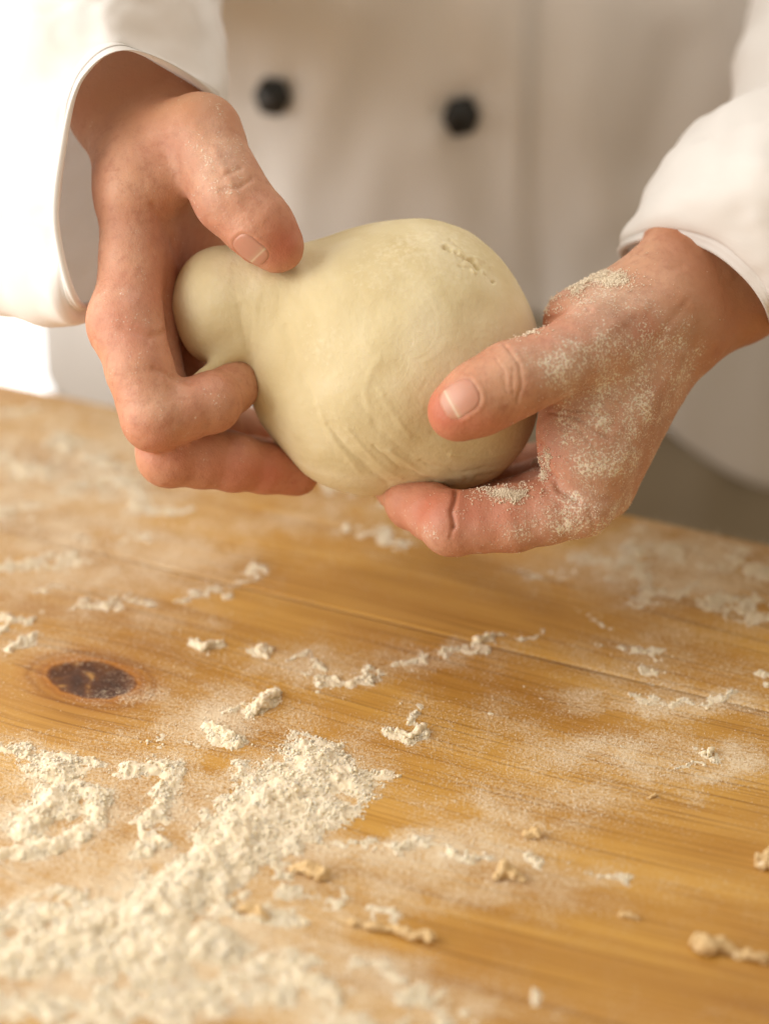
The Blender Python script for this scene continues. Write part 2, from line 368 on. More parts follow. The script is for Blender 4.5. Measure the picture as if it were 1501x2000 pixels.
def plain(name, col, rough=.5, spec=.5, emit=0):
    m, nt, b, N, lk = mat(name)
    tc = N('ShaderNodeTexCoord'); n1 = N('ShaderNodeTexNoise', i_Scale=40, i_Detail=3.0); lk(tc.outputs['Object'], n1.inputs['Vector'])
    r = ramp(N, [(.3, tuple(c*.85 for c in col)), (.7, col)]); lk(n1.outputs[0], r.inputs[0]); lk(r.outputs[0], b.inputs['Base Color'])
    b.inputs['Roughness'].default_value = rough; b.inputs['Specular IOR Level'].default_value = spec
    if emit: b.inputs['Emission Color'].default_value = (1, 1, 1, 1); b.inputs['Emission Strength'].default_value = emit
    return m
M_BUTTON = plain('black_button', (.012, .014, .016), .28)
M_CRUMB = plain('dough_crumb', (.72, .50, .24), .75, .25)
for n_ in M_CRUMB.node_tree.nodes:
    if n_.type == 'VALTORGB': e_ = n_.color_ramp.elements.new(.60); e_.color = (.74, .54, .29, 1); n_.color_ramp.elements[-1].color = (.84, .73, .54, 1); n_.color_ramp.elements[-1].position = .68
    if n_.type == 'TEX_NOISE': n_.inputs['Scale'].default_value = 420; n_.inputs['Detail'].default_value = 5
M_WALL = plain('wall_paint', (.80, .78, .74), .8)
M_FLOOR = plain('floor_tile', (.40, .36, .32), .6)
M_FRAME = plain('window_frame_paint', (.8, .8, .8), .5)
M_PANE = plain('bright_window', (.9, .9, .9), .3, .5, 2.2)

# ------------------------------------------------------------------ setting behind
def quadbox(name, x0, x1, y0, y1, z0, z1, m, parent=None):
    V = [(x, y, z) for z in (z0, z1) for y in (y0, y1) for x in (x0, x1)]
    F = [(0, 2, 3, 1), (4, 5, 7, 6), (0, 1, 5, 4), (2, 6, 7, 3), (0, 4, 6, 2), (1, 3, 7, 5)]
    return mesh_np(name, V, F, m, parent, smooth=False)
setp(quadbox('floor', -3, 3, -2, 3, -.95, -.90, M_FLOOR), kind='structure')
setp(quadbox('wall', -3, 3, 2.6, 2.7, -.897, 2.0, M_WALL), kind='structure')
win = setp(empty('window', (-.75, 2.55, -.2)), 'bright white window glowing behind the left sleeve of the chef', 'window')
def wpart(*a):
    o = quadbox(*a); keep(o, win); return o
wpart('pane', -1.36, -.16, 2.57, 2.58, -.85, 1.1, M_PANE)
for x0, x1, z0, z1 in ((-1.40, -1.36, -.89, 1.14), (-.16, -.12, -.89, 1.14)): wpart('window_frame', x0, x1, 2.55, 2.595, z0, z1, M_FRAME)
for z0, z1 in ((-.89, -.85), (1.1, 1.14)): wpart('window_frame', -1.36, -.16, 2.55, 2.595, z0, z1, M_FRAME)

# ------------------------------------------------------------------ table
EA = T(0, 735); EB = T(1501, 1050)
TU = (EB-EA)/np.linalg.norm(EB-EA); TV = np.array([TU[1], -TU[0], 0.0])
if TV[1] > 0: TV = -TV
def uv(p): q = p-EA; return q@TU, q@TV
KU, KV = uv(T(178, 1327))

def spl(x, y, pts, w):                       # stroke 1 at its centre line, fading over w (photo pixels; across squashed)
    pts2 = [(a, b*1.6) for a, b in pts]
    return np.exp(-(polydist(x, y*1.6, pts2)/w)**2)
THICK = [  # polyline, width, height mm
 ([(600,1470),(620,1500),(690,1535)],42,3.6), ([(620,1500),(540,1560),(480,1600),(465,1650)],62,4.6), ([(700,1530),(780,1512)],14,1.6),
 ([(560,1560),(640,1580)],50,2.6), ([(540,1560),(600,1620),(560,1650)],50,2.4),
 ([(480,1500),(470,1520)],26,2.0), ([(465,1650),(420,1700),(330,1760),(300,1790)],62,3.4), ([(300,1790),(200,1800),(120,1850),(20,1870)],55,2.8),
 ([(300,1790),(340,1850),(420,1850)],50,3.0), ([(120,1850),(300,1880)],60,2.6),([(500,1660),(560,1700)],30,1.6),
 ([(0,1462),(90,1470),(170,1478)],20,2.2), ([(90,1480),(120,1530),(90,1580),(50,1620)],34,3.6), ([(120,1530),(190,1550),(190,1600),(150,1640),(60,1662)],24,3.2), ([(110,1560),(130,1590)],28,2.6), ([(60,1662),(0,1672)],22,2.2),
 ([(240,1498),(330,1500),(335,1530)],24,2.9), ([(330,1510),(315,1560),(300,1600)],26,2.8), ([(300,1600),(290,1650),(270,1670)],12,1.6),
 ([(490,1390),(515,1375),(535,1362)],16,3.4), ([(405,1418),(430,1435),(465,1450)],18,3.2), ([(410,1395),(470,1382)],8,1.4),
 ([(385,1258),(400,1270),(420,1262)],12,2.6), ([(500,1270),(530,1274)],12,2.4), ([(560,1285),(600,1300),(640,1320)],13,1.5), ([(640,1328),(680,1328),(705,1318)],20,2.3),
 ([(720,1305),(790,1285)],11,1.6), ([(790,1285),(830,1275)],16,1.8), ([(850,1280),(940,1278)],14,1.6), ([(928,1252),(955,1247)],9,2.4), ([(960,1250),(1040,1245)],9,1.2),
 ([(765,1430),(800,1442),(832,1430)],13,2.6), ([(806,1392),(818,1397)],9,2.2), ([(960,1400),(980,1396)],7,1.0), ([(1380,1470),(1392,1480)],13,2.6), ([(1310,1488),(1340,1492)],10,1.2),
 ([(640,1640),(740,1645)],16,1.5), ([(740,1650),(850,1655),(950,1680)],14,2.0), ([(1010,1672),(1060,1688)],14,1.8), ([(1100,1690),(1240,1715)],14,1.1), ([(590,1435),(600,1442)],7,1.4),
 ([(350,1440),(380,1445)],12,1.5), ([(300,1450),(340,1440)],9,1.0),
 ([(150,1175),(200,1180),(260,1165)],22,2.6), ([(260,1165),(330,1175),(420,1150),(500,1110)],15,1.6), ([(0,1215),(60,1208)],14,2.2), ([(20,1270),(70,1240)],12,2.4), ([(0,1110),(80,1100),(140,1095)],26,1.8), ([(60,1160),(100,1150)],14,1.4),
 ([(120,860),(180,900),(260,960)],40,2.4), ([(0,900),(90,920),(150,960)],44,1.6), ([(0,1010),(120,1000)],40,1.4), ([(0,800),(60,790)],30,1.4),([(180,1060),(300,1040)],22,1.2),([(230,980),(330,1000)],30,1.6),
 ([(640,950),(690,950)],24,2.6), ([(690,1040),(780,1060)],26,2.0), ([(740,975),(800,990)],20,1.6), ([(620,960),(640,1000)],20,1.2),
 ([(1240,1050),(1240,1120),(1250,1170)],30,1.7), ([(1250,1170),(1330,1160)],28,1.6), ([(1300,1080),(1380,1100)],36,1.6), ([(1400,1180),(1501,1190)],34,1.8), ([(1430,1090),(1501,1110)],34,1.7), ([(1040,1110),(1120,1130)],16,1.2),([(1190,1110),(1160,1090)],22,1.4),
 ([(1150,1200),(1200,1230)],14,1.0), ([(1230,1310),(1270,1330)],17,1.5), ([(1240,1360),(1330,1368),(1420,1362)],15,1.5), ([(1470,1320),(1501,1330)],14,1.6),([(1200,1270),(1290,1285)],16,1.2),
 ([(0,1960),(200,1970),(500,1940)],60,1.5), ([(120,1780),(0,1800)],44,1.8), ([(520,1900),(650,1930)],44,1.6), ([(800,1950),(860,1990)],36,1.8), ([(700,1890),(760,1900)],26,1.4), ([(1030,1945),(1050,1960)],16,1.6),([(640,1990),(760,2000)],36,1.4),
 ([(740,1780),(790,1790)],14,1.3), ([(440,1780),(560,1800)],34,1.6), ([(560,1740),(640,1760)],26,1.3),([(100,1750),(180,1740)],20,1.2),
]
DUSTS = [  # ellipse cx cy rx ry amount
 (150,920,300,150,.85), (150,1080,330,110,.75), (250,1190,260,70,.6), (60,1250,110,60,.5), (620,1010,320,60,.45), (330,1300,90,30,.4), (150,1290,90,18,.5),
 (1330,1110,260,90,.9), (1130,1100,160,60,.5), (1240,1270,150,90,.6), (1290,1370,230,40,.75), (1400,1250,140,80,.35), (600,1300,170,40,.7), (850,1280,170,30,.6), (960,1170,120,30,.2),
 (350,1400,230,60,.8), (250,1440,260,30,.55), (520,1420,170,50,.6), (820,1420,190,50,.4), (1010,1410,170,60,.45), (1180,1480,220,60,.75), (1400,1490,130,45,.8), (1080,1560,200,80,.6), (980,1600,230,50,.65),
 (120,1570,220,140,.85), (330,1560,160,130,.7), (560,1580,220,140,.9), (250,1700,330,90,.85), (90,1740,180,120,.7), (850,1660,330,45,.85), (820,1720,300,60,.65), (1150,1700,170,40,.55), (1130,1770,200,40,.4), (700,1500,110,40,.6),
 (350,1880,560,150,.95), (700,1960,340,80,.8), (150,1990,300,120,.6), (700,1800,260,60,.5), (1000,1500,120,40,.4), (1300,1540,120,30,.4)]
CLEAN = [(830,1200,330,48,.9), (560,1180,170,40,.5), (130,1395,190,32,.95), (250,1240,130,18,.3), (730,1600,80,32,1.0), (1250,1870,360,90,.8), (1350,1650,200,70,.6), (900,1590,40,16,.6), (1070,1590,60,16,.6), (720,1380,60,22,.5), (640,1460,40,0.1,.1),
 (170,1325,85,34,.75), (470,1540,25,26,.3), (860,1830,190,36,.8), (300,1560,22,30,.3), (1180,1220,120,30,.5),(420,1490,40,18,.6),(1160,1420,100,24,.4), (730,1160,200,26,.5)]
def flour_maps(pts):                         # pts (n,3) on the table -> thickness mm, dust 0..1
    x, y = w2px(pts)
    wn = pts*1000
    wx = x+34*fbm(wn/15, 2, 11)+26*fbm(wn/5, 3, 13); wy = y+18*fbm(wn/15, 2, 12)+17*fbm(wn/5, 3, 14)
    th = np.zeros(len(x)); du = np.zeros(len(x))
    wx2 = x+.45*(wx-x); wy2 = y+.45*(wy-y)                  # big heaps keep their outline
    for pl, w_, h_ in THICK:
        if max(p[1] for p in pl) < 1215: h_ = h_*.72          # thinner, crumblier flour at the far side
        if min(p[1] for p in pl) > 1590 and pl[0][0] < 620: h_ = h_*1.35; w_ = w_*1.12
        px0 = min(p[0] for p in pl)-3*w_-30; px1 = max(p[0] for p in pl)+3*w_+30; py0 = min(p[1] for p in pl)-2.2*w_-30; py1 = max(p[1] for p in pl)+2.2*w_+30
        m = (x > px0) & (x < px1) & (y > py0) & (y < py1)
        if m.any(): th[m] = np.maximum(th[m], h_*spl(wx2[m], wy2[m], pl, w_*1.05) if h_ >= 2.4 else h_*spl(wx[m], wy[m], pl, w_*1.0))
    for cx, cy, rx, ry, a in DUSTS:
        r2 = ((wx-cx)/rx)**2+((wy-cy)/ry)**2
        du = np.maximum(du, (a if a > .62 else a*.8)*np.exp(-r2**1.6*.9))
    gate = smooth(fbm(wn/6.5, 3, 17), -.42, .10)
    th = th*np.maximum(gate, smooth(th, 1.1, 2.4))
    du = np.maximum(du*(.72+.45*smooth(fbm(wn/11, 3, 18), -.4, .4))+.16, np.minimum(th*.55, .95))
    cl = np.ones(len(x))
    for cx, cy, rx, ry, a in CLEAN:
        r2 = ((wx-cx)/rx)**2+((wy-cy)/ry)**2
        cl *= 1-a*np.exp(-r2**2)
    du = np.maximum(du*cl, np.minimum(th*.3, .7)); 
    return th, du, cl

tab = setp(empty('table', tuple(T(750, 900))), 'worn honey coloured pine worktop dusted with flour, dark knot at left', 'table')
bpy.context.view_layer.update()
_, JV = uv(T(1300, 1352)); _, JV0 = uv(T(930, 1245))
cuts = [0.0, (JV+JV0)/2, (JV+JV0)/2+.40, (JV+JV0)/2+.52]
print('joint v', JV, JV0, 'knot', KU, KV)
def graincoord(u, v, k):
    # fibres part round the knot
    du_, dv = u-KU, v-KV
    a, b_ = .0185, .0125
    r = np.sqrt((du_/a)**2+(dv/b_)**2)
    push = np.exp(-(du_/.055)**2)*b_
    vv = np.sign(dv)*(np.sqrt(dv**2+1e-9)-push*np.exp(-np.abs(dv)/.055))
    wob = .0035*np.sin(u*9+k*2)+.0015*np.sin(u*23+v*11)
    knot = np.clip((1.85-r)/1.85, 0, 1)*.95 if k == 1 else np.zeros_like(u)
    if k != 1: vv = dv
    return np.stack([u+k*.11, vv+wob+k*.013, np.full_like(u, 0)], 1), knot
TH = .038
for k in range(3):
    v0, v1 = cuts[k]+.00008, cuts[k+1]-.00008
    us = np.concatenate([[-.9, -.5], np.arange(-.16, .56, .0025), [.9, 1.4]]); vs = np.linspace(v0, v1, int((v1-v0)/.0025)+2)
    U, Vv = np.meshgrid(us, vs, indexing='ij'); n0, n1 = U.shape
    ed = np.minimum(Vv-v0, v1-Vv)
    Z = -.00018*np.exp(-(ed/.0006)**2)
    if k == 0: Z = Z-.004*np.exp(-((Vv-v0)/.004)**2)
    pts = EA+U.ravel()[:, None]*TU+Vv.ravel()[:, None]*TV; pts[:, 2] = 0
    th_, du_, _ = flour_maps(pts)
    g, kn = graincoord(U.ravel(), Vv.ravel(), k)
    rr = kn
    pts[:, 2] = Z.ravel()-.0006*smooth(rr, .42, .6)
    I = np.arange(n0*n1).reshape(n0, n1)
    F = np.stack([I[:-1, :-1].ravel(), I[:-1, 1:].ravel(), I[1:, 1:].ravel(), I[1:, :-1].ravel()], 1)
    # sides and underside
    rim = np.concatenate([I[:, 0], I[-1, 1:], I[-2::-1, -1], I[0, -2:0:-1]])
    low = pts[rim].copy(); low[:, 2] = -TH
    nb = len(pts); V = np.concatenate([pts, low]); m_ = len(rim); J = nb+np.arange(m_)
    S_ = np.stack([rim, np.roll(rim, -1), np.roll(J, -1), J], 1)
    if k == 0 or True: F = np.concatenate([F, S_])
    at = {'dust': np.concatenate([du_, du_[rim]*0]), 'knot': np.concatenate([kn, np.zeros(m_)]), 'grain': np.concatenate([g, g[rim]+np.array([0, .02, 0])])}
    o = mesh_np('plank', V, F, M_WOOD, None, True, at)
    bm = bmesh.new(); bm.from_mesh(o.data); bmesh.ops.recalc_face_normals(bm, faces=bm.faces); bm.to_mesh(o.data); bm.free()
    keep(o, tab)
def tbox(name, u0, u1, v0, v1, z0, z1):
    V = [tuple(EA+TU*u+TV*v+np.array([0, 0, z])) for z in (z0, z1) for v in (v0, v1) for u in (u0, u1)]
    for i in range(8): V[i] = (V[i][0], V[i][1], z0 if i < 4 else z1)
    F = [(0, 1, 3, 2), (4, 6, 7, 5), (0, 4, 5, 1), (2, 3, 7, 6), (0, 2, 6, 4), (1, 5, 7, 3)]
    o = mesh_np(name, V, F, M_WOOD, None, False, {'grain': np.array(V)}); keep(o, tab)
for u_ in (-.8, 1.23):
    for v_ in (.06, cuts[-1]-.13): tbox('table_leg', u_, u_+.07, v_, v_+.07, -.897, -.12)
tbox('table_rail', -.8, 1.3, .03, .055, -.119, -TH-.001)

# ------------------------------------------------------------------ flour on the table
def tablegrid(x0, x1, y0, y1, step):         # world grid of table points inside the picture
    a = [uv(T(px, py)) for px, py in ((-40, 690), (1541, 690), (-40, 2040), (1541, 2040))]
    u0 = min(q[0] for q in a); u1 = max(q[0] for q in a); v0 = .002; v1 = max(q[1] for q in a)
    return np.arange(u0, u1, step), np.arange(v0, v1, step)
step = .00062
us, vs = tablegrid(0, 0, 0, 0, step)
U, Vv = np.meshgrid(us, vs, indexing='ij'); n0, n1 = U.shape
pts = EA+U.ravel()[:, None]*TU+Vv.ravel()[:, None]*TV; pts[:, 2] = 0
x, y = w2px(pts)
inside = (x > -40) & (x < 1540) & (y < 2040)
th = np.zeros(len(pts)); sel = np.where(inside)[0]
# coarse test first
tq, dq, clq = flour_maps(pts[sel]); th[sel] = tq
DU = np.zeros(len(pts)); DU[sel] = dq
s2 = sel[tq > .12]
wn = pts[s2]*1000
lump = fbm(wn/5.5, 3, 21); mid = fbm(wn/1.9, 3, 31, .6)
fine = fbm(wn/.95, 2, 37, .6)
h = th[s2]*(.72+.45*lump)-.80+.85*mid*np.minimum(1, .45+th[s2]*.3)+.45*fine
h = np.where(h > 0, h, h*.5)
H = np.full(len(pts), -1.0); H[s2] = h
Hm = H.reshape(n0, n1)
okf = (Hm[:-1, :-1] > -.12) | (Hm[1:, :-1] > -.12) | (Hm[:-1, 1:] > -.12) | (Hm[1:, 1:] > -.12)
I = np.arange(n0*n1).reshape(n0, n1)
F = np.stack([I[:-1, :-1], I[1:, :-1], I[1:, 1:], I[:-1, 1:]], -1)[okf]
used = np.unique(F); re = np.full(n0*n1, -1); re[used] = np.arange(len(used))
V = pts[used].copy(); V[:, 2] = np.clip(H[used], -.35, 9)*.001+.00012
V[:, :2] += rng.normal(0, .00013, (len(V), 2))
o = mesh_np('flour', V, re[F], M_FLOUR)
n = vnormals(V, re[F])
if n[:, 2].mean() < 0: o.data.flip_normals()
setp(o, 'cream white heaps and drifts of flour spread over the wooden worktop', 'flour', kind='stuff')
print('flour faces', len(F))
# loose grains
ico_V = np.array([(1, 0, 0), (-1, 0, 0), (0, 1, 0), (0, -1, 0), (0, 0, 1), (0, 0, -1)], float)
ico_F = np.array([(0, 2, 4), (2, 1, 4), (1, 3, 4), (3, 0, 4), (2, 0, 5), (1, 2, 5), (3, 1, 5), (0, 3, 5)])
def grains(name, pos, rad, label, m=M_GRAIN, ico_V=ico_V, ico_F=ico_F, ns=6):
    n_ = len(pos); q = rng.normal(size=(n_, 3, 3)); q, _ = np.linalg.qr(q); q[:, 0] *= np.linalg.det(q)[:, None]
    sc = rng.uniform(.7, 1.3, (n_, 1, 3))
    V = np.einsum('nij,nkj->nki', q, ico_V[None]*sc)*rad[:, None, None]+pos[:, None, :]
    F = ico_F[None]+np.arange(n_)[:, None, None]*ns
    return setp(mesh_np(name, V.reshape(-1, 3), F.reshape(-1, 3), m, None, True), label, 'flour', kind='stuff')
cn = fbm(pts[sel]*1000/6, 3, 41)*.5+.5; cf = fbm(pts[sel]*1000/2.0, 2, 43)*.5+.5
prob = (np.clip(dq-.12, 0, 1)**1.5*smooth(cn*.5+cf*.5, .36, .66)+.010*clq+.0005)*(x[sel] > -30)*(x[sel] < 1530)
ii = rng.choice(len(sel), 46000, p=prob/prob.sum())
p = pts[sel[ii]].copy(); p[:, :2] += rng.uniform(-.5, .5, (len(p), 2))*step; t_ = tq[ii]; d_ = dq[ii]
rad = (.00011+.00040*rng.power(.28, len(p))**1.3*(.3+1.0*np.clip(t_, 0, 1)+.35*d_))
p[:, 2] = rad*.5
print('grains', len(p))
icoB = bmesh.new(); bmesh.ops.create_icosphere(icoB, subdivisions=1, radius=1); IV = np.array([v.co for v in icoB.verts]); IF = np.array([[v.index for v in q.verts] for q in icoB.faces]); icoB.free()
c1 = fbm(pts[sel]*1000/4.5, 3, 45)*.5+.5
pb = smooth(tq, .10, 1.3)*smooth(c1, .28, .60)+(.055+.09*(y[sel] < 1260))*np.clip(dq, 0, 1)**2*smooth(cn*.6+cf*.4, .50, .72)
ii = rng.choice(len(sel), 30000, p=pb/pb.sum())
q = pts[sel[ii]].copy(); q[:, :2] += rng.uniform(-.5, .5, (len(q), 2))*step; tb = tq[ii]
rb = (.00020+.00070*rng.power(.42, len(q))**1.7)*(.55+.45*np.clip(tb, 0, 1.6)/1.6)
q[:, 2] = np.maximum(H[sel[ii]], 0)*.001*.9+rb*rng.uniform(-.2, .5, len(q))
print('clods', len(q))
grains('flour_clods', q, rb, 'small rounded clods of flour crusting the heaps and trails on the worktop', M_FLOUR, IV, IF, len(IV))
grains('flour_grains', p, rad, 'loose grains and tiny crumbs of flour scattered across the wooden worktop')

# ------------------------------------------------------------------ crumbs of dried dough
def blobby(name, pts, m, label, cat, group, h=.7, seed=0):
    # pts: photo px, py, height mm, radius mm
    P0 = [np.append(T(a, b)[:2]*1000, c) for a, b, c, r in pts]; R = [r for *_, r in pts]
    lo = np.min(P0, 0)-max(R)-4; hi = np.max(P0, 0)+max(R)+4
    f = Field(lo, hi, h); A = f.new()
    if len(P0) == 1: cap(f, A, P0[0], P0[0]+.1, R[0], R[0], 1)
    for i in range(len(P0)-1): cap(f, A, P0[i], P0[i+1], R[i], R[i+1], 1.2)
    V, F = nets(A, f); N_ = vnormals(V, F)
    V = V+N_*(fbm(V/2.6, 3, 50+seed)*1.9+fbm(V/1.0, 2, 60+seed)*.8-.25)[:, None]
    V[:, 2] = np.maximum(V[:, 2], .05+.15*fbm(V/2, 1, 3))
    c = np.append(V[:, :2].mean(0), 0)
    o = mesh_np(name, (V-c)/1000, F, m); o.location = c/1000
    return setp(o, label, cat, group)
CR = [
 ([(575,1702,1.2,1.6),(600,1706,2.4,2.4),(632,1716,2,2.6)], 'golden dough crumb at the right foot of the flour heap'),
 ([(968,1722,1.4,1.6),(985,1708,2.4,2.2),(1005,1716,1.6,2.0),(1020,1722,.8,1.2)], 'arched dough crumb lying right of the line of flour clumps'),
 ([(1026,1638,1.2,1.4),(1042,1632,1.6,1.8),(1052,1640,1,1.2)], 'small tan dough crumb standing above the line of flour clumps'),
 ([(660,1800,.6,1.0),(715,1812,1.0,1.3),(790,1828,1.4,1.6),(840,1840,2.2,2.2)], 'long thin twisted strip of dried dough in the foreground'),
 ([(1362,1852,2.6,3.0),(1380,1862,2.6,3.2),(1400,1850,2.2,2.2),(1440,1870,1.0,1.6),(1490,1878,1.6,2.2)], 'largest golden dough scrap near the lower right corner'),
 ([(1478,1690,1.6,2.0),(1497,1692,1.8,2.4),(1512,1670,2.0,2.6)], 'dough scrap cut by the right edge of the picture'),
 ([(470,1780,.8,1.6),(500,1786,1,1.8),(520,1795,1,1.6)], 'flattened dough crumb half sunk in the foreground flour'),
 ([(1215,1790,.5,1.2),(1240,1796,.5,1.1)], 'thin flat flake of dough on the bare wood at lower right'),
 ([(1268,1558,.6,.9),(1280,1556,.6,.7)], 'tiny pale dough flake on the grooved grain right of centre')]
for i, (pt, lb) in enumerate(CR): blobby('dough_crumb', pt, M_CRUMB, lb, 'crumb', 'dried dough crumbs on the worktop', .6, i)
LU = [
 ([(498,1392,1.4,2.2),(515,1380,2.2,2.6),(532,1362,1.6,1.8),(545,1352,.8,1.0)], 'pointed flour lump standing above the arrow shaped heap'),
 ([(405,1420,.8,1.8),(428,1434,1.2,2.6),(450,1445,1.0,2.4),(468,1452,.5,1.2)], 'flat oval flour lump below and left of the pointed lump'),
 ([(384,1258,1.0,1.6),(400,1268,1.2,1.8),(418,1262,.8,1.2)], 'flour lump right of the dark wood knot'),
 ([(503,1270,.9,1.5),(528,1273,1,1.5)], 'small paired flour lump at the start of the middle trail'),
 ([(932,1253,1.0,1.4),(950,1248,1,1.3)], 'rounded flour lump on the clean wood under the right hand'),
 ([(770,1430,.7,1.1),(800,1442,1,1.4),(828,1428,1.1,1.5)], 'crescent flour lump on the bare orange wood in the middle'),
 ([(812,1396,1.1,1.4)], 'small round flour lump just above the crescent lump'),
 ([(1384,1478,1.1,1.6),(1388,1468,1.5,1.3)], 'upright flour lump at the right side of the worktop'),
 ([(1380,1387,.6,.75)], 'tiny round flour pellet alone on the wood, far right in the middle distance'),]
for i, (pt, lb) in enumerate(LU): blobby('flour_lump', pt, M_FLOUR, lb, 'flour lump', 'loose flour lumps on the worktop', .55, 20+i)

# ------------------------------------------------------------------ dough
lo = L(300, 1040, -40); hi = L(1130, 360, 0); lo[2] = -92; hi[2] = 34
f = Field(lo, hi, 1.15); A = f.new()
Zc = -30
ell(f, A, L(800, 680, Zc), (49, 50.5, 46), 3)
ell(f, A, L(740, 740, Zc), (45, 41, 42), 14)
ell(f, A, L(900, 760, Zc), (30, 38, 36), 12)
cap(f, A, L(640, 630, Zc), L(500, 592, Zc+4), 28, 22, 20)
cap(f, A, L(500, 588, Zc+4), L(440, 586, Zc+7), 21, 18.5, 8)
ell(f, A, L(414, 604, -20), (13, 20.5, 15), 9)
cap(f, A, L(600, 760, Zc), L(680, 830, Zc), 21, 25, 12)
# hands press in
ell(f, A, L(560, 492, 4), (15, 7, 10), 6, None, True)
cap(f, A, L(480, 665, Zc+14), L(425, 712, -12), 4.6, 2.8, 7); cap(f, A, L(425, 712, -12), L(362, 757, -2), 2.8, 1.8, 2)
V, F = nets(A, f); V, F = ccdiv(V, F); Nn = vnormals(V, F)
px, py = l2px(V)
d = 1.1*fbm(V/26, 2, 5)+.22*fbm(V/8, 3, 6)
front = smooth(Nn[:, 2], -.1, .3)
def crease(pl, w_, dep, msk=None):
    dd = polydist(px+4*fbm(V/6, 2, 9), py+4*fbm(V/6, 2, 8), pl)
    return dep*np.exp(-(dd/w_)**2)*(front if msk is None else msk)
for pl, w_, dep in [
 ([(868,478),(900,492),(935,512)], 7, .7), ([(880,470),(905,488)], 5, -.8),
 ([(470,600),(475,650),(500,720),(530,800)], 14, -.8), ([(640,830),(670,870),(720,915),(760,945)], 8, -1.0), ([(620,790),(650,860),(700,920)], 10, .9),
 ([(680,840),(730,900),(780,935)], 9, .8), ([(730,870),(780,915),(850,940)], 6, -.9), ([(760,880),(820,925),(900,935)], 8, .8), ([(820,900),(900,925),(980,905)], 6, -.8),
 ([(880,890),(960,895),(1030,870)], 6, .7), ([(930,930),(1000,915),(1040,890)], 5, -.7), ([(700,780),(740,840),(800,890)], 10, -.5), ([(560,640),(580,720),(620,800)], 12, -.6),
 ([(540,640),(560,720),(590,780)], 12, .5), ([(740,760),(760,800),(800,850)], 9, .4), ([(740,700),(710,760),(720,820)], 10, .5),
 ([(640,560),(760,500),(850,470)], 16, .5), ([(700,420),(760,414),(820,420)], 8, .6)]:
    d = d+crease(pl, w_*.65, dep*.44)
tn_ = .55+1.3*np.clip(fbm(V/2.2, 2, 15), -.4, .6)
for pl, w_, dep in [([(868,484),(890,492),(903,508)], 4, -1.5), ([(903,500),(925,512),(940,530),(964,552)], 3.4, -1.7), ([(893,520),(915,528)], 3, -.8), ([(930,505),(950,522)], 5, .7), ([(905,522),(935,540)], 5, .5)]:
    d = d+crease(pl, w_, dep)*.85*tn_
V = V+Nn*d[:, None]
cx, cy = 790, 690
ang = np.arctan2(py-cy, px-cx); rr = np.hypot(px-cx, py-cy)
streak = np.stack([(px+py*.2)/5300*1.0, (rr+60*np.sin(ang*1.3+.6))/5300*1.6, V[:, 2]/1000], 1)
fl_ = smooth(-((px-880)/170)**2-((py-500)/90)**2, -1.2, 0)*.9+smooth(-((px-720)/90)**2-((py-420)/22)**2, -1.2, 0)*.6
o = mesh_np('dough', l2w(V)-l2w(L(790, 690, Zc)), F, M_DOUGH, None, True, {'streak': streak, 'flour': fl_})
o.location = l2w(L(790, 690, Zc))
setp(o, 'pale cream ball of bread dough pinched into a neck at left', 'dough')

# ------------------------------------------------------------------ person
person = setp(empty('person', (0.06, 1.2, -.897)), 'person in white chef jacket with black buttons stretching dough between both hands', 'person')
bpy.context.view_layer.update()

def finger(f, A, js, rs, k=3.0, bulge=.5):
    J = [L(*j) for j in js]
    for i in range(len(J)-1): cap(f, A, J[i], J[i+1], rs[i], rs[i+1], k)
    for i in range(1, len(J)-1):
        cap(f, A, J[i], J[i]+.01, rs[i]+bulge, rs[i]+bulge, k)
    # fleshy pads between joints
    for i in range(len(J)-1):
        mm = (J[i]+J[i+1])/2; cap(f, A, mm, mm+.01, (rs[i]+rs[i+1])/2+.15, (rs[i]+rs[i+1])/2+.15, k)

def build_hand(lo, hi, palm, fingers, hh, extra=None, kf=7.0):
    f = Field(lo, hi, hh); PA = f.new()
    for it in palm:
        if it[0] == 'c': cap(f, PA, L(*it[1]), L(*it[2]), it[3], it[4], it[5])
        else: ell(f, PA, L(*it[1]), it[2], it[3])
    out = None
    for js, rs, kk in fingers:
        G = f.new(); finger(f, G, js, rs)
        Hh = smin(PA, G, kk)
        out = Hh if out is None else smin(out, Hh, 1.1)
    V, F = nets(out, f)
    return V, F, out, f

def boxgrid(pts, pad):
    Q = np.array([L(*p) for p in pts]); return Q.min(0)-pad, Q.max(0)+pad

# --- the hand on the right of the picture
palmR = [
 ('c', (1292,640,-12), (1138,975,-4), 12.5, 12.5, 6), ('c', (1322,655,-25), (1172,950,-20), 13, 12.5, 9), ('c', (1330,650,-40), (1168,935,-42), 12.5, 12, 10), ('c', (1310,640,-52), (1145,905,-58), 12, 11.5, 10),
 ('c', (1290,605,-12), (1165,665,4), 14.5, 14.5, 9),          # thumb metacarpal
 ('c', (1130,628,-18), (1270,570,-24), 13, 15, 10), ('c', (1140,700,-25), (1250,700,-30), 14, 16, 10),   # thenar
 ('e', (1130,850,2), (15.5, 24, 13), 7), ('c', (1200,720,-2), (1150,890,0), 11, 11, 9),                              # web muscle
 ('c', (1285,562,-22), (1350,470,-40), 14.5, 16, 8), ('c', (1350,470,-40), (1440,330,-70), 16, 20, 8),
 ('c', (1352,642,-26), (1440,578,-40), 14.5, 17, 10), ('c', (1440,578,-40), (1550,440,-68), 17, 20, 8), ('c', (1320,600,-25), (1390,510,-42), 17, 19, 8)]
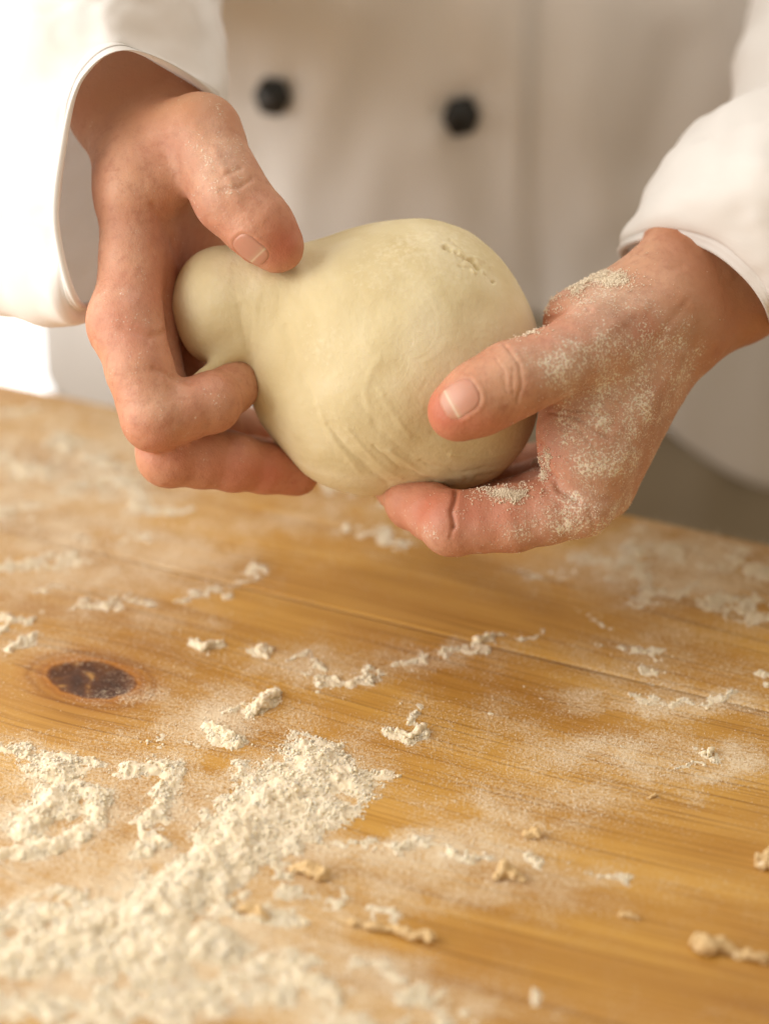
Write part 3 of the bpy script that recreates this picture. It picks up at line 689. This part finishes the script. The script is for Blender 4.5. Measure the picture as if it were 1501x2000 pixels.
fingR = [
 ([(1165,668,6),(1075,712,19),(1000,742,25),(940,776,27),(893,803,26)], [14, 12.6, 13.4, 12.7, 11.0], 7),
 ([(1130,985,-2),(1000,1012,-4),(884,1022,-6),(806,980,-24),(752,922,-46)], [12.6, 11.9, 11.6, 9.8, 8.2], 5),
 ([(1172,950,-22),(945,1000,-32),(835,945,-46),(770,890,-60)], [12, 11, 9.8, 8.5], 5),
 ([(1165,930,-43),(960,965,-60),(860,905,-76),(800,850,-88)], [11.5, 10.5, 9.4, 8.2], 5),
 ([(1145,900,-60),(1010,915,-82),(930,870,-94),(880,825,-100)], [10.5, 9.5, 8.5, 7.5], 5)]
lo, hi = boxgrid([(700,1100,-110),(1590,430,-40),(700,430,-40),(1480,1100,40)], 1)
VR, FR, AR, fR = build_hand(lo, hi, palmR, fingR, .96)
VR, FR = ccdiv(VR, FR)
NR = vnormals(VR, FR); px, py = l2px(VR)
wx = px+3*fbm(VR/5, 2, 70); wy = py+3*fbm(VR/5, 2, 71)
def cr(pl, w_, dep, zmin=-999):
    return dep*np.exp(-(polydist(wx, wy, pl)/w_)**2)*smooth(NR[:, 2], .0, .25)*(VR[:, 2] > zmin)
dR = .25*fbm(VR/9, 3, 72)+.1*fbm(VR/2.5, 2, 73)
for pl, w_, dep, zm in [
 ([(985,672),(1014,712),(1018,750),(1010,785)], 3.4, -.5, 5), ([(968,700),(984,725),(988,750)], 2.8, -.25, 5), ([(1015,690),(1036,715)], 3, -.2, 5), ([(980,735),(990,765)], 2.6, -.2, 5), ([(1000,720),(1003,770)], 2.6, -.22, 5),
 ([(890,958),(882,1000),(886,1028)], 5.5, -1.35, -30), ([(884,1030),(880,1050)], 4, -.5, -30),
 ([(1052,868),(1068,920),(1092,958),(1128,980)], 6, -1.5, -20), ([(1078,930),(1110,965),(1150,985)], 9, -.5, -20),
 ([(1075,806),(1120,812),(1160,838),(1190,860)], 4, -.7, -10), ([(1085,800),(1135,800),(1185,812)], 4, -.8, -10), ([(1100,822),(1140,850),(1168,885)], 3.5, -.4, -10),
 ([(1035,632),(1090,616),(1150,606)], 5, -.8, -40), ([(1050,648),(1110,640)], 4, -.4, -40),
 ([(1180,560),(1260,545),(1330,520)], 9, -.4, -60), ([(1330,690),(1260,800),(1210,900),(1180,960)], 13, .6, -60), ([(1290,660),(1230,760),(1180,850)], 12, -.5, -60),
 ([(1250,600),(1180,650),(1130,680)], 14, .5, -60), ([(1150,1000),(1160,1030),(1150,1060)], 6, -.4, -30), ([(1100,1020),(1105,1060)], 5, -.25, -30),
 ([(1200,960),(1170,1010)], 12, .5, -30), ([(1010,985),(1015,1040)], 8, -.2, -30), ([(1340,590),(1300,640),(1270,680)], 8, -.4, -60)]:
    dR = dR+cr(pl, w_, dep, zm)
# nail bed: nail outline pressed into the thumb tip
def nail_frame(c, axis, nrm):
    a = np.array(axis, float); a /= np.linalg.norm(a); n_ = np.array(nrm, float); n_ -= a*(a@n_); n_ /= np.linalg.norm(n_)
    return np.array(c, float), a, n_, np.cross(n_, a)
def nail_uv(fr, V): q = V-fr[0]; return q@fr[1], q@fr[3], q@fr[2]
def nail_bed(fr, V, la, lb, dep=.42):
    u, s, t = nail_uv(fr, V)
    r = (np.abs(u/la)**3+np.abs(s/lb)**3)**(1/3.0)
    return (-dep*(1-smooth(r, .86, 1.0))+.3*np.exp(-((r-1.14)/.12)**2)*(u < la*.5))*(t > -2)*(t < 15)
tipR = L(893, 803, 26); preR = L(940, 776, 27); axR = tipR-preR
frR = nail_frame(L(905, 787, 28), axR, (.02, .22, 1))
dR = dR+nail_bed(frR, VR, 7.4, 6.6)
VR = VR+NR*dR[:, None]
def nail_mesh(name, fr, A, f, la, lb, V0, N0):
    # a curved plate lying on the finger surface: march rays down the nail normal onto the hand's implicit surface
    nu, ns = 22, 22
    def samp(p):
        q = (p-f.lo)/f.h; i = np.clip(np.floor(q).astype(int), 0, np.array(A.shape)-2); fr_ = q-i; r = 0
        for a in (0, 1):
            for b in (0, 1):
                for c in (0, 1):
                    r = r+(fr_[:, 0] if a else 1-fr_[:, 0])*(fr_[:, 1] if b else 1-fr_[:, 1])*(fr_[:, 2] if c else 1-fr_[:, 2])*A[i[:, 0]+a, i[:, 1]+b, i[:, 2]+c]
        return r
    g = np.linspace(-1, 1, nu); G1, G2 = np.meshgrid(g, g, indexing='ij')
    k = (np.abs(G1)**3+np.abs(G2)**3+1e-9)**(1/3.0); mxx = np.maximum(np.abs(G1), np.abs(G2))
    sc_ = mxx/np.maximum(k, 1e-6)
    uu = (G1*sc_*la*1.03).ravel(); ss = (G2*sc_*lb*1.0).ravel()
    p = fr[0]+uu[:, None]*fr[1]+ss[:, None]*fr[3]+fr[2]*18
    for _ in range(60): p = p-fr[2]*np.maximum(samp(p), -.3)[:, None]*.8
    edge = mxx.ravel()
    p = p+fr[2]*(.25-.75*smooth(edge, .9, 1.0))[:, None]
    I = np.arange(nu*nu).reshape(nu, nu)
    F = np.stack([I[:-1, :-1].ravel(), I[1:, :-1].ravel(), I[1:, 1:].ravel(), I[:-1, 1:].ravel()], 1)
    o = mesh_np(name, l2w(p), F, M_NAIL, None, True, {'along': (uu/la+1)/2})
    sd = o.modifiers.new('thick', 'SOLIDIFY'); sd.thickness = .0006; sd.offset = -1 
    return o
nailR = nail_mesh('thumbnail', frR, AR, fR, 7.4, 6.6, VR, NR)
def gauss(px, py, c, rx, ry): return np.exp(-((px-c[0])/rx)**2-((py-c[1])/ry)**2)
redR = np.clip(.75*gauss(px, py, (860, 800), 50, 55)+.55*gauss(px, py, (830, 1000), 120, 60)+.45*gauss(px, py, (1080, 900), 60, 90)+.4*gauss(px, py, (1000, 1010), 160, 50)+.5*gauss(px, py, (1262, 650), 45, 32)+.35*gauss(px, py, (1080, 640), 70, 50)+.3*gauss(px, py, (940, 830), 80, 30)+.15+.2*fbm(VR/14, 2, 74), 0, 1)
flR = np.clip(.95*gauss(px, py, (1230, 720), 120, 160)+.8*gauss(px, py, (1080, 720), 110, 60)+.9*gauss(px, py, (1170, 900), 110, 150)+.7*gauss(px, py, (1080, 1030), 200, 60)+.7*gauss(px, py, (1130, 560), 90, 50)+.45*gauss(px, py, (1330, 700), 80, 100)+.35*gauss(px, py, (820, 1040), 80, 60), 0, 1)
flR *= 1-.85*gauss(px, py, (985, 760), 60, 50); flR *= 1-.9*gauss(px, py, (900, 800), 75, 60); flR *= .8+.5*fbm(VR/8, 3, 75)
flR = np.maximum(flR, 1.6*gauss(px, py, (1175, 545), 42, 10)+1.3*gauss(px, py, (1128, 562), 11, 14)+1.0*gauss(px, py, (990, 968), 34, 12))
flR *= smooth(NR[:, 2]+.5*NR[:, 0], -.5, .1)
tanR = smooth(px, 1230, 1420)*smooth(-py, -760, -600)

# --- the hand on the left of the picture
palmL = [
 ('c', (262,345,-14), (250,620,-4), 11.5, 12, 6), ('e', (236,632,-3), (12.5,14,12), 6), ('c', (300,340,-26), (285,640,-24), 12, 12, 9), ('c', (335,350,-38), (330,640,-44), 12, 11.5, 9), ('c', (355,370,-48), (368,620,-62), 12, 11, 9), ('c', (375,390,-48), (400,560,-66), 13, 11, 9),
 ('c', (290,285,-22), (392,262,-12), 16, 14.5, 9), ('c', (340,300,-30), (400,330,-30), 13, 11, 8), ('c', (262,345,-14),(330,330,-22), 12, 13, 9), ('c', (250,380,-10), (320,345,-12), 11, 11, 8),
 ('c', (262,330,-20), (215,215,-36), 12.5, 14.5, 9), ('c', (330,290,-28), (322,190,-42), 14, 15.5, 9), ('c', (290,300,-28), (270,200,-42), 15, 17, 9),
 ('c', (215,215,-36), (180,60,-66), 14.5, 18, 8), ('c', (322,190,-42), (295,40,-74), 15.5, 19, 8), ('c', (270,200,-42), (235,50,-72), 17, 20, 8)]
fingL = [
 ([(392,264,-10),(432,345,-2),(452,385,0),(505,440,2),(543,482,1)], [14.5, 13, 13.4, 12.2, 9.8], 7),
 ([(248,628,-2),(272,720,2),(303,815,4),(412,786,-4),(486,728,-28)], [12.5, 11.8, 12, 10.6, 9.2], 5),
 ([(285,650,-24),(330,888,-12),(455,902,-22),(578,926,-36)], [12, 11.6, 10.6, 8.8], 5),
 ([(330,645,-44),(385,880,-44),(490,905,-58),(585,900,-72)], [11.5, 11, 10, 8.6], 5),
 ([(368,625,-62),(430,830,-74),(515,850,-88),(590,840,-98)], [10.5, 9.8, 8.8, 7.6], 5)]
lo, hi = boxgrid([(130,990,-112),(640,60,40),(130,60,-112),(640,990,40)], 1)
VL, FL, AL, fL = build_hand(lo, hi, palmL, fingL, 1.35)
VL, FL = ccdiv(VL, FL)
NL = vnormals(VL, FL); px, py = l2px(VL)
wx = px+3*fbm(VL/5, 2, 80); wy = py+3*fbm(VL/5, 2, 81)
NR_, VR_ = NR, VR; NR, VR = NL, VL
dL = .25*fbm(VL/9, 3, 82)+.1*fbm(VL/2.5, 2, 83)
for pl, w_, dep, zm in [
 ([(300,720),(345,740),(375,748)], 6, -.8, -15), ([(240,640),(290,660),(320,650)], 8, -.6, -15), ([(300,400),(350,500),(360,600)], 9, -.8, -60),
 ([(440,340),(470,330)], 5, -.4, -20), ([(430,370),(470,365),(490,350)], 4, -.5, -20), ([(300,260),(380,240)], 10, .4, -40), ([(420,290),(440,340),(470,400)], 9, .4, -40)]:
    dL = dL+cr(pl, w_, dep, zm)
NR, VR = NR_, VR_
axL = L(543, 482, 1)-L(505, 440, 2)
frL = nail_frame(L(510, 470, 3), axL, (-.85, -.25, 1))
dL = dL+nail_bed(frL, VL, 7.0, 5.8)
VL = VL+NL*dL[:, None]
nailL = nail_mesh('thumbnail', frL, AL, fL, 7.0, 5.8, VL, NL)
redL = np.clip(.7*gauss(px, py, (560, 480), 45, 50)+.35*gauss(px, py, (230, 640), 60, 70)+.6*gauss(px, py, (520, 920), 120, 60)+.5*gauss(px, py, (370, 560), 80, 160)+.3*gauss(px, py, (340, 880), 90, 60)+.22+.2*fbm(VL/14, 2, 84), 0, 1)
flL = np.clip(.55*gauss(px, py, (420, 320), 80, 130)+.35*gauss(px, py, (270, 560), 80, 160)+.3*gauss(px, py, (400, 820), 120, 80)+.12, 0, 1)*(.8+.5*fbm(VL/8, 3, 85))
tanL = smooth(-py, -300, -180)

# --- the rest of the body, inside the clothes: coarse but solid
def W(x, y, z): return (R3 @ (np.array([x, y, z])-O3))*1000
allp = [W(-.45, 1.0, .65), W(.65, 1.5, -.6)]
f = Field(np.array([-520., -620, -900]), np.array([720., 560, 60]), 9.0); A = f.new()
tc_ = np.array([.06, 1.22, 0])
cap(f, A, W(.06, 1.24, -.35), W(.06, 1.24, .05), 100, 105, 40); cap(f, A, W(.0, 1.25, .35), W(.14, 1.25, .35), 95, 95, 50); cap(f, A, W(.06, 1.24, .05), W(.06, 1.24, .35), 105, 100, 40)
cap(f, A, W(-.14, 1.24, .42), L(-260, -60, -180), 50, 40, 20); cap(f, A, L(-260, -60, -180), L(180, 60, -66), 32, 16, 12)
cap(f, A, L(-260, -60, -180), L(235, 50, -72), 32, 17, 12)
cap(f, A, W(.27, 1.24, .42), L(1900, 60, -200), 50, 40, 20); cap(f, A, L(1900, 60, -200), L(1470, 400, -66), 32, 19, 12)
VB, FB = nets(A, f)
def join(parts):
    V, F, at, o = [], [], {'red': [], 'flour': [], 'tan': []}, 0
    for v, f_, r, fl2, t in parts:
        V.append(v); F.append(f_+o); o += len(v); at['red'].append(r); at['flour'].append(fl2); at['tan'].append(t)
    return np.concatenate(V), np.concatenate(F), {k: np.concatenate(q) for k, q in at.items()}
zb = np.zeros(len(VB))
V, F, at = join([(VR, FR, redR, flR, tanR), (VL, FL, redL, flL, tanL), (VB, FB, zb, zb, zb)])
body = mesh_np('body', l2w(V), F, M_SKIN, None, True, at); keep(body, person)
for o in (nailR, nailL): keep(o, body)

# --- flour clumps stuck on the right hand: grains dropped onto the skin
pxR, pyR = l2px(VR)
spots = [((1170, 545), 45, 11, 3600), ((1128, 560), 12, 16, 900), ((990, 968), 38, 15, 2200), ((1062, 905), 12, 24, 900), ((1060, 1010), 120, 45, 1100), ((1200, 760), 100, 150, 1900), ((1000, 645), 32, 9, 260), ((1150, 860), 70, 80, 700), ((1060, 585), 20, 22, 220)]
pp, rd = [], []
vis = NR[:, 2] > .05
# only skin that the eye can reach (nearest to the viewer in its small cell)
cell = (np.floor(pxR/6).astype(int)*4000+np.floor(pyR/6).astype(int)); order = np.lexsort((-VR[:, 2], cell)); fr0 = np.unique(cell[order], return_index=True)
zt = np.zeros(len(VR)); inv = np.searchsorted(fr0[0], cell); zt = VR[order[fr0[1]], 2][inv]; vis &= VR[:, 2] > zt-4
for (c0, c1), sx, sy, n_ in spots:
    g_ = gauss(pxR, pyR, (c0, c1), sx, sy)*vis*(.25+smooth(fbm(VR/3.5, 3, 90), -.05, .4)*2)
    g_ /= g_.sum(); ii = rng.choice(len(VR), n_, p=g_)
    big = .00030 if sx*sy < 900 else .00016
    r_ = rng.uniform(.3, 1, n_)**2*big+.00009
    pp.append(l2w(VR[ii])+ (NR[ii] @ R3)*(r_*rng.uniform(.1, 1.3, n_))[:, None]+rng.normal(0, .0002, (n_, 3))); rd.append(r_)
grains('flour_on_hand', np.concatenate(pp), np.concatenate(rd), 'clumps and specks of flour clinging to the back of the right hand')

# ------------------------------------------------------------------ clothes
def cr_spline(ctrl, n_, closed):
    ctrl = np.array(ctrl, float); m_ = len(ctrl); out = []
    segs = m_ if closed else m_-1
    for s in range(segs):
        g = lambda i: ctrl[i % m_] if closed else ctrl[min(max(i, 0), m_-1)]
        p0, p1, p2, p3 = g(s-1), g(s), g(s+1), g(s+2)
        for j in range(n_):
            t = j/n_
            out.append(.5*((2*p1)+(-p0+p2)*t+(2*p0-5*p1+4*p2-p3)*t*t+(-p0+3*p1-3*p2+p3)*t**3))
    if not closed: out.append(ctrl[-1])
    return np.array(out)
def loft(name, rings, mat_, thick, folds, seed, nr=24, na=16, hem=True):
    R_ = [cr_spline([P(*c) for c in r], na, True) for r in rings]           # m x k x 3
    R_ = np.array(R_); m_ = R_.shape[1]
    G = np.array([cr_spline(R_[:, j], nr, False) for j in range(m_)])        # m x rows x 3
    V = G.reshape(-1, 3); rows = G.shape[1]
    I = np.arange(m_*rows).reshape(m_, rows); Jn = np.roll(I, -1, 0)
    F = np.stack([I[:, :-1].ravel(), Jn[:, :-1].ravel(), Jn[:, 1:].ravel(), I[:, 1:].ravel()], 1)
    N_ = vnormals(V, F)
    c_ = G.mean(0)
    outw = ((V-np.tile(c_, (m_, 1)))*N_).sum(1).mean()
    if outw < 0: F = F[:, ::-1]; N_ = -N_
    row = np.tile(np.arange(rows), m_)
    amp = smooth(row.astype(float), 2, 14)
    V = V+N_*(folds*amp*(fbm(V*np.array([9, 9, 16]), 3, seed)+.35*fbm(V*np.array([30, 30, 44]), 3, seed+5)))[:, None]
    if hem: V = V+N_*(.0009*np.exp(-((row-2)/1.4)**2)-.0012*np.exp(-((row-7)/.8)**2))[:, None]
    # turned-in hem: the cloth folds over the rim and runs back inside
    Vg = V.reshape(m_, rows, 3); Ng = N_.reshape(m_, rows, 3)
    ins = [Vg[:, j]-Ng[:, j]*thick*(1 if j else .5) for j in (9, 7, 5, 3, 1, 0)]
    G2 = np.concatenate([np.stack(ins, 1), Vg], 1); r2 = G2.shape[1]
    I = np.arange(m_*r2).reshape(m_, r2); Jn = np.roll(I, -1, 0)
    F2 = np.stack([I[:, :-1].ravel(), Jn[:, :-1].ravel(), Jn[:, 1:].ravel(), I[:, 1:].ravel()], 1)
    if outw < 0: F2 = F2[:, ::-1]
    return mesh_np(name, G2.reshape(-1, 3), F2, mat_)
ringsL = [
 [(268,101,8),(165,150,8),(122,300,8),(112,450,8),(160,598,-8),(240,530,-62),(345,360,-92),(438,218,-42)],
 [(262,60,8),(115,100,8),(50,290,-4),(30,450,-6),(100,606,-24),(215,540,-78),(340,330,-112),(440,160,-62)],
 [(268,-80,-10),(30,-20,0),(-100,200,-50),(-130,400,-55),(-30,580,-70),(150,500,-110),(330,250,-150),(428,50,-100)],
 [(260,-260,-100),(0,-180,-50),(-260,-30,-100),(-340,220,-120),(-220,480,-140),(50,400,-160),(280,150,-200),(408,-60,-170)],
 [(230,-560,-210),(0,-520,-150),(-260,-420,-120),(-380,-200,-140),(-300,100,-200),(0,100,-280),(200,-100,-330),(350,-350,-290)]]
ringsR = [
 [(1207,492,-58),(1275,467,-30),(1375,486,-16),(1456,548,-8),(1498,616,-14),(1492,650,-62),(1380,600,-90),(1262,540,-86)],
 [(1236,425,-58),(1335,372,-18),(1445,395,4),(1530,475,8),(1570,575,-10),(1560,620,-68),(1450,560,-108),(1305,480,-100)],
 [(1330,302,-90),(1420,240,-40),(1560,260,0),(1680,360,0),(1730,500,-30),(1700,540,-100),(1560,460,-150),(1400,380,-150)],
 [(1440,200,-150),(1560,100,-100),(1720,80,-60),(1880,200,-60),(1920,380,-90),(1880,430,-170),(1720,350,-220),(1540,270,-210)],
 [(1500,-200,-260),(1640,-300,-220),(1820,-300,-180),(1990,-180,-170),(2040,0,-200),(1990,60,-280),(1830,-20,-330),(1620,-100,-320)]]
slL = loft('sleeve', ringsL, M_JACKET, .0026, .013, 101); slR = loft('sleeve', ringsR, M_JACKET, .0026, .011, 111)

# torso of the jacket: an elliptic body facing across the table edge
TC = np.array([.058, 1.225]); TA = math.radians(-12)
def torso(name, z0, z1, rx, ry, mat_, seed, fold=.006, hem=None, nz=110, na=260, flare=0.0):
    a = np.linspace(0, 2*np.pi, na, endpoint=False); tz = np.linspace(0, 1, nz)
    Aa, Z = np.meshgrid(a, tz, indexing='ij')
    ztop = z1; zb = z0+(hem(Aa) if hem else 0)
    ZZ = zb+(ztop-zb)*Z
    sq = 1+0.04*np.cos(2*Aa)
    X = rx*np.cos(Aa)*sq*(1+flare*(1-Z)); Y = ry*np.sin(Aa)*sq*(1+flare*(1-Z))
    Xr = TC[0]+X*math.cos(TA)-Y*math.sin(TA); Yr = TC[1]+X*math.sin(TA)+Y*math.cos(TA)
    V = np.stack([Xr, Yr, ZZ], -1).reshape(-1, 3)
    I = np.arange(na*nz).reshape(na, nz); J_ = np.roll(I, -1, 0)
    F = np.stack([I[:, :-1].ravel(), J_[:, :-1].ravel(), J_[:, 1:].ravel(), I[:, 1:].ravel()], 1)
    N_ = vnormals(V, F)
    d_ = fold*fbm(V*np.array([16, 16, 4.5]), 3, seed)*1.6+fold*.5*fbm(V*np.array([30, 30, 12]), 2, seed+4)
    return V, F, N_, d_
hemf = lambda A_: -.12+.125*np.exp(-((.272*np.cos(A_)+.058-.10)/.10)**2)
V, F, N_, d_ = torso('jacket', 0, .62, .262, .165, M_JACKET, 120, .005, hemf)
px, py = w2px(V); frontm = (N_[:, 1] < 0)
st = smooth(px, 1022, 1040)*frontm
d_ = d_-.0055*st+.0015*np.exp(-((px-1018)/7)**2)*frontm
for (bx, by) in ((540, 187), (892, 225)):
    q = np.hypot(px-bx, py-by); an = np.arctan2(py-by, px-bx)
    d_ = d_-frontm*.004*np.exp(-(q/34)**2)+frontm*.0022*np.exp(-(q/80)**2)*np.sin(an*3+1)
for pl, w_, dep in [([(700,0),(640,180),(560,420)], 60, .006), ([(470,60),(480,200),(520,400)], 45, -.005), ([(860,0),(880,190)], 50, -.005), ([(930,230),(980,420),(1010,560)], 60, -.004), ([(1150,0),(1130,200),(1180,420)], 70, .005), ([(1330,120),(1280,330)], 60, -.007), ([(760,300),(700,420)], 70, .004)]:
    d_ = d_+frontm*dep*np.exp(-(polydist(px, py, pl)/w_)**2)
V = V+N_*d_[:, None]
jacket = mesh_np('jacket', V, F, M_JACKET); sd = jacket.modifiers.new('cloth', 'SOLIDIFY'); sd.thickness = .0025; sd.offset = -1
keep(jacket, person)
V2, F2, N2, d2 = torso('apron', -.86, .06, .255, .152, M_APRON, 140, .008, None, 80, 200, .06)
apron = mesh_np('apron', V2+N2*d2[:, None], F2, M_APRON); keep(apron, person)
for o in (slL, slR): keep(o, jacket)
# buttons: the ray through the photo's button centre onto the cloth
from mathutils.bvhtree import BVHTree
bvh = BVHTree.FromPolygons([Vector(v) for v in V], [tuple(int(i) for i in q) for q in F])
for bx, by in ((540, 187), (892, 225)):
    dirv = Vector(FW+RT*(bx-750.5)/FPX+UP*(1000-by)/FPX).normalized()
    hit, nrm, _, _ = bvh.ray_cast(Vector(CAM), dirv)
    bm = bmesh.new(); bmesh.ops.create_uvsphere(bm, u_segments=28, v_segments=18, radius=1)
    for v in bm.verts:
        z = v.co.z; s = 1+.06*math.cos(6*math.atan2(v.co.y, v.co.x))*(1-z*z)
        v.co = Vector((v.co.x*.0098*s, v.co.y*.0098*s, z*.0066+.0045))
    me = bpy.data.meshes.new('button'); bm.to_mesh(me); bm.free(); me.materials.append(M_BUTTON)
    for p_ in me.polygons: p_.use_smooth = True
    o = bpy.data.objects.new('button', me); C.objects.link(o)
    if nrm.dot(dirv) > 0: nrm = -nrm
    o.matrix_world = Matrix.Translation(hit) @ nrm.to_track_quat('Z', 'Y').to_matrix().to_4x4()
    bpy.context.view_layer.update(); keep(o, jacket)
print('tris', sum(len(o.data.loops)-2*len(o.data.polygons) for o in scn.objects if o.type == 'MESH'))
